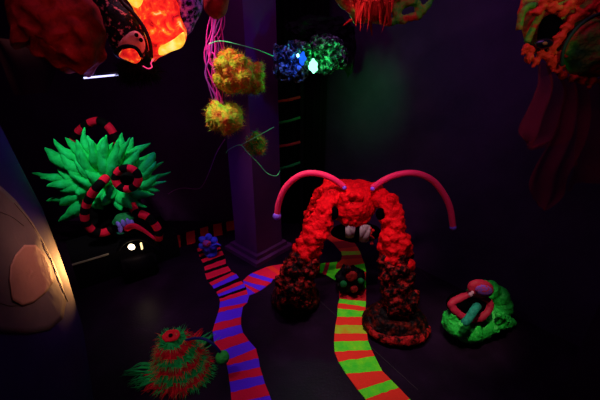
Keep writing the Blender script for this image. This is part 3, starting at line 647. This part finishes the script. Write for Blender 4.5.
for nm, mm, pp, rs in (('lamp_bulb', 'led_b', (302, 58, 3.20), (.030, .02, .055)), ('lamp_bulb', 'led_c', (298, 54.5, 3.15), (.013, .012, .014)), ('lamp_bulb', 'led_w', (313, 66, 3.2), (.045, .02, .06))):
    bm = bmesh.new(); ball(bm, at(*pp), rs, 3); link(nm, remesh(bm, .006, .022, 30), M[mm], t)
point('blue_lamp', at(298, 57, 3.16), 4, (.0, .10, 1), .02)
point('green_lamp', at(319, 62, 3.16), 6, (.0, 1, .10), .02)
spot('green_wall_beam', at(335, 78, 3.2), at(366, 96, 3.85), 24, (.0, 1, .06), 84, 1, .05)

# ============================================================ HANGING MASKS
Yt = 2.35; m_ = mpx(Yt, 10)
t = thing('hanging_mask', at(385, 28, Yt), 'red and yellow-green mask with red fringe hanging at the top centre', 'mask')
link('face', pillow([(354, -20), (354, 10), (357, 21), (368, 25), (380, 24), (390, 25), (392, 8), (391, -22), (372, -34)], Yt, .16, amp=.02, tb=.05), mottle('red_plush', [(.3, (.35, .006, .006)), (.7, (.62, .012, .012))], 12, .8, .8), t)
link('wing', pillow([(330, -14), (338, 2), (346, 12), (353, 22), (358, 22), (360, 0), (356, -24), (340, -28)], Yt + .03, .06, amp=.02), M['mask'], t)
bm = bmesh.new()
for (x, y) in [(393, 22), (398, 19), (404, 20), (411, 18), (418, 16), (423, 10), (428, 5), (432, -2), (431, -12), (397, 14), (401, 8), (406, 3), (413, 1), (418, 4), (420, 10), (394, 8), (396, -2), (404, -10), (416, -12), (424, -8), (410, -4), (393, -14), (405, -20)]:
    ball(bm, at(x, y, Yt), random.uniform(3.2, 5) * m_, 2)
link('wing', remesh(bm, .009, .012, 16, .01, 40), M['mask_green'], t)
bm = bmesh.new(); c = at(370, -6, Yt - .14)
rt = []
for i in range(60):
    x = random.uniform(356, 391); p_ = at(x, random.uniform(-8, 6), Yt - .17); rt.append((p_, Vector(((x - 368) * .008, -.05, -1)), 0))
strands(bm, rt[:40], .12, .008, .3, .06, 5); link('fringe', fin(bm), M['dull_red'], t)
for pp in ([(352, 20), (348, 22), (343, 26)], [(370, 20), (371, 28), (372, 36)]):
    tube_obj('tassel', catmull([at(x, y, Yt - .05) for x, y in pp], 5), .012, M['dull_red'], t, r1=.002)

Yr = 1.95; m_ = mpx(Yr, 40)
t = thing('hanging_creature', at(565, 80, Yr), 'red and green lumpy hollow-eyed creature hanging at the top right', 'sculpture')
link('shell', pillow([(518, 20), (521, 4), (530, -14), (560, -30), (620, -34), (660, 0), (655, 50), (630, 78), (600, 77), (575, 76), (558, 64), (540, 56), (526, 48)], Yr + .10, .07, 14, .02, 9), M['mask'], t)
link('cheek', pillow([(562, 44), (572, 28), (586, 18), (605, 14), (640, 20), (648, 50), (625, 74), (596, 75), (572, 74), (563, 60)], Yr, .09, 14, .018, 12), M['mask_green'], t)
link('socket_shade', pillow([(540, 24), (548, 15), (558, 16), (563, 26), (560, 36), (556, 46), (545, 50), (538, 46)], Yr + .02, .035, 8, .004), M['deep'], t)  # dark pillow set in front, painting the shade of a hollow
link('eye', pillow([(535, 43), (540, 39), (548, 38), (553, 42), (550, 47), (542, 49.5), (536, 48)], Yr - .03, .03, 8, 0), mat('glossy_black_eye', (.004, .004, .008), .2, spec=.6), t)
bm = bmesh.new(); ball(bm, at(545, 43.5, Yr - .065), (2.4 * m_, .008, 1.8 * m_), 2); link('pupil', fin(bm), mat('amber_dot', (.25, .10, .03), .3), t)  # small amber dot on the black eye
bm = bmesh.new()
for (x, y, q) in [(526, 47, 3.5), (531, 50, 4), (529, 58, 4.5), (536, 62, 4), (541, 55, 3.5), (548, 57, 4.5), (552, 49, 4.5), (556, 43, 5), (561, 36, 5), (566, 28, 5), (572, 20, 5), (580, 14, 5), (590, 10, 5), (601, 8, 5), (555, 62, 4.5), (558, 70, 4), (563, 76, 4), (572, 79, 4), (582, 80, 4), (592, 81, 4), (603, 82, 4), (614, 82, 4), (562, 12, 4.5), (552, 8, 5), (542, 7, 4.5), (536, 12, 4), (570, 4, 5), (580, 0, 5), (547, -2, 5), (560, -4, 5), (553, 66, 3.5), (560, 54, 4), (549, 62, 3), (624, 80, 4)]:
    ball(bm, at(x, y, Yr - .02), q * m_, 2)
    for _ in range(3): ball(bm, at(x + random.gauss(0, 3), y + random.gauss(0, 3), Yr - .03), q * .5 * m_, 1)
link('rim', remesh(bm, .007, .008, 20, .008, 45, 1), mottle('orange_red_lumps', [(.3, (.45, .01, .006)), (.6, (.65, .03, .01)), (.75, (.4, .2, .02))], 9, .5, .9, 30), t)
P = catmull([at(x, y, Yr - .06) for x, y in [(562, 66), (563, 52), (568, 40), (578, 27), (592, 17), (606, 12)]], 6); tube_obj('crease', P, .009, mat('dark_green_cord', (.01, .04, .012), .6), t)
P = catmull([at(x, y, Yr - .0) for x, y in [(519, 30), (522, 14), (530, 6), (541, 8), (540, 16), (534, 26), (527, 42)]], 6); tube_obj('brow', P, .016, M['mask_green'], t)
# tulle hanging below it
def cloth(name, rows, Y, m, label, cat, amp=.03, freq=9, sub=6):
    """rows: left-edge points and right-edge points, top to bottom"""
    L = catmull([at(x, y, Y) for x, y in rows[0]], sub); Rr = catmull([at(x, y, Y) for x, y in rows[1]], sub); N = 26; bm = bmesh.new(); g = []
    for a, b_ in zip(L, Rr):
        row = []
        for k_ in range(N + 1):
            f = k_ / N; p = a.lerp(b_, f); p.y += amp * math.sin(freq * f * 2 + 2 * p.z + Y * 7) + amp * .6 * noise.noise(p * 6); row.append(bm.verts.new(p))
        g.append(row)
    for r0, r1_ in zip(g, g[1:]):
        for k_ in range(N): bm.faces.new((r0[k_], r0[k_ + 1], r1_[k_ + 1], r1_[k_]))
    o = link(name, fin(bm), m); sd = o.modifiers.new('t', 'SOLIDIFY'); sd.thickness = .0015
    return tagit(o, label, cat, 'red veils under the hanging creature' if name == 'tulle_veil' else None)
cloth('tulle_veil', ([(538, 60), (536, 85), (524, 110), (515, 131), (528, 142)], [(560, 72), (575, 95), (572, 118), (566, 140), (530, 150)]), 1.98, M['tulle'], 'short sheer red veil hanging leftmost under the top right creature', 'cloth')
cloth('tulle_veil', ([(560, 74), (560, 100), (548, 140), (534, 165), (527, 186), (537, 204)], [(582, 80), (590, 110), (582, 145), (568, 175), (564, 196), (545, 211)]), 1.94, M['tulle'], 'long sheer red veil hanging in the middle under the top right creature', 'cloth', .02, 6)
cloth('tulle_veil', ([(572, 78), (574, 110), (570, 150), (564, 190)], [(625, 82), (632, 110), (640, 150), (645, 170)]), 2.02, M['tulle'], 'wide sheer red veil hanging rightmost under the top right creature', 'cloth', .04, 7)

# top left: dark red shell, black shell, lit lantern, violet shell
Yl = 2.05
t = link('papier_mache_shell', pillow([(20, -20), (20, 12), (21, 34), (23, 48), (31, 47), (37, 45), (42, 48), (46, 56), (55, 61), (62, 66), (71, 72), (84, 75), (94, 73), (101, 64), (106, 48), (107, 34), (103, 18), (96, 4), (84, -14), (55, -30)], Yl, .20, 16, .035, 14, .06), M['darkred'])
tagit(t, 'dark red rough papier-mache shell hanging at the top left', 'hanging shell')
t = thing('speckled_head', at(128, 70, 2.0), 'black head with pink speckles hanging beside the glowing orange lantern', 'sculpture')
link('shell', pillow([(92, -14), (101, 6), (108, 24), (112, 44), (118, 56), (132, 64), (144, 66), (151, 60), (150, 44), (144, 28), (133, 13), (118, -8), (105, -24)], 1.98, .11, 14, .01, 12), M['speck_pink'], t)
link('warm_lit_patch', pillow([(118, 46), (124, 37), (134, 31), (142, 36), (145, 46), (142, 54), (134, 48), (124, 46)], 1.87, .02, 8, .004), mottle('warm_lit_tone', [(.4, (.75, .12, .08)), (.6, (.85, .22, .18))], 18), t)  # pink patch painting the warm-lit lower part of the shell
link('mouth', pillow([(119, 56), (122, 50), (130, 48), (137, 51), (141, 58), (136, 64), (126, 60)], 1.87, .03, 8, .004), M['lantern'], t)  # emission painted in for the warm glow at the mouth
P = catmull([at(x, y, 1.84) for x, y in [(115, 53), (121, 47.5), (129, 46), (137, 49), (142, 57)]], 6); tube_obj('mouth_rim', P, .009, M['snakeblack'], t)
bm = bmesh.new()
for p in ((136.5, 35), (141, 40)): ball(bm, at(*p, 1.845), .010, 2)
link('nostril', fin(bm), M['deep'], t)
bm = bmesh.new(); ball(bm, at(138, 71, 1.98), (.10, .09, .055), 3); me = remesh(bm, .012, .02, 14); rts = surf_roots(me, 900, lambda c_: 0); link('beard', me, M['snakeblack'], t)
bm = bmesh.new(); strands(bm, rts, .05, .002, .3, .5); link('beard_hair', fin(bm), M['snakeblack'], t)
t = thing('glowing_lantern', at(160, 62, 1.98), 'glowing orange and red mottled lantern hanging at the top left', 'lantern')
link('lantern_skin', pillow([(122, -20), (134, 8), (144, 26), (150, 44), (152, 62), (158, 58), (168, 53), (180, 48), (185, 40), (184, 22), (178, 4), (168, -20), (140, -34)], 2.03, .10, 16, .012, 12), M['lantern'], t)
link('bright_window', pillow([(124, -8), (130, 3), (137, 8), (142, 4), (143, -8), (134, -18)], 1.93, .02, 6, .003), M['lantern_hot'], t)
link('bright_window', pillow([(160, 48), (166, 44), (176, 38), (183, 32), (184, 41), (180, 47.5), (170, 51.5), (160, 55)], 1.97, .045, 8, .006), M['lantern_hot'], t)
bm = bmesh.new(); tube(bm, catmull([at(x, y, 1.90) for x, y in [(116, -10), (122, 2), (133, 13), (144, 28), (150, 43), (151.5, 58)]], 6), .010, n=8); link('rim_band', fin(bm), mat('dark_band', (.02, .003, .004), .6), t)
point('lantern_light', at(168, 40, 1.75), 1.0, (1, .18, .04), .08)
tagit(hang_line('wire', [(143, 66, 1.88), (148, 68.5, 1.88), (152, 67, 1.88), (151, 63, 1.88), (154, 59, 1.9)], .003, M['neon'], 'short glowing pink wire curling below the orange lantern', 'wire'), None)
t = link('violet_shell', pillow([(166, -20), (176, 2), (182, 18), (185, 36), (190, 33), (197, 20), (202, 2), (204, -16), (184, -30)], 2.10, .10, 12, .012, 12), M['speck_violet']); tagit(t, 'black shell with pink-violet speckles right of the glowing orange lantern', 'hanging shell')
t = link('papier_mache_shell', pillow([(203, -12), (205, 8), (209, 15), (216, 19), (224, 15), (228, 4), (228, -14), (214, -24)], 2.3, .10, 10, .012, 12), M['darkred']); tagit(t, 'small dark red shell beside the top of the magenta yarn', 'hanging shell')
cloth('dark_drape', ([(-14, 34), (-8, 50), (2, 72), (12, 96)], [(26, 44), (46, 52), (60, 66), (52, 92)]), 2.2, M['drape'], 'sheer dark red drape sagging below the dark red shell', 'cloth', .04, 5)
# blacklight tube
a, b_ = at(84, 78, 2.2), at(118, 74.8, 2.2); t = thing('blacklight_tube', a.lerp(b_, .5), 'lit blue-white blacklight tube under the dark red shell', 'lamp')
tube_obj('tube', [a, b_], .0055, M['tube'], t); tube_obj('fixture', [a + Vector((-.015, .012, .010)), b_ + Vector((.015, .012, .010))], .010, M['black'], t)
for q_ in (a, b_): tube_obj('hanger', [q_ + Vector((0, .02, .02)), Vector((q_.x, q_.y + .02, 3.36))], .002, M['black'], t, n=6)
point('tube_glow', a.lerp(b_, .5) + Vector((0, -.03, -.05)), .8, (.35, .2, 1), .05)
spot('shell_lamp', (-.6, .7, 2.9), at(75, 38, 2.0), 6.5, (1, .45, .35), 32, .9, .06)
point('violet_shell_lamp', at(196, 45, 1.8), .2, (.8, .3, 1), .04)
spot('mask_lamp', (1.3, .4, 2.9), at(566, 60, 1.95), 26, (1, .95, .7), 58, 1, .06)
spot('mask_lamp', (.5, .8, 2.95), at(388, 5, 2.35), 5, (1, .95, .7), 30, 1, .06)
spot('cluster_lamp', (-1.1, 2.25, 3.1), at(229, 95, 2.75), 80, (1, .95, .75), 34, .8, .05)
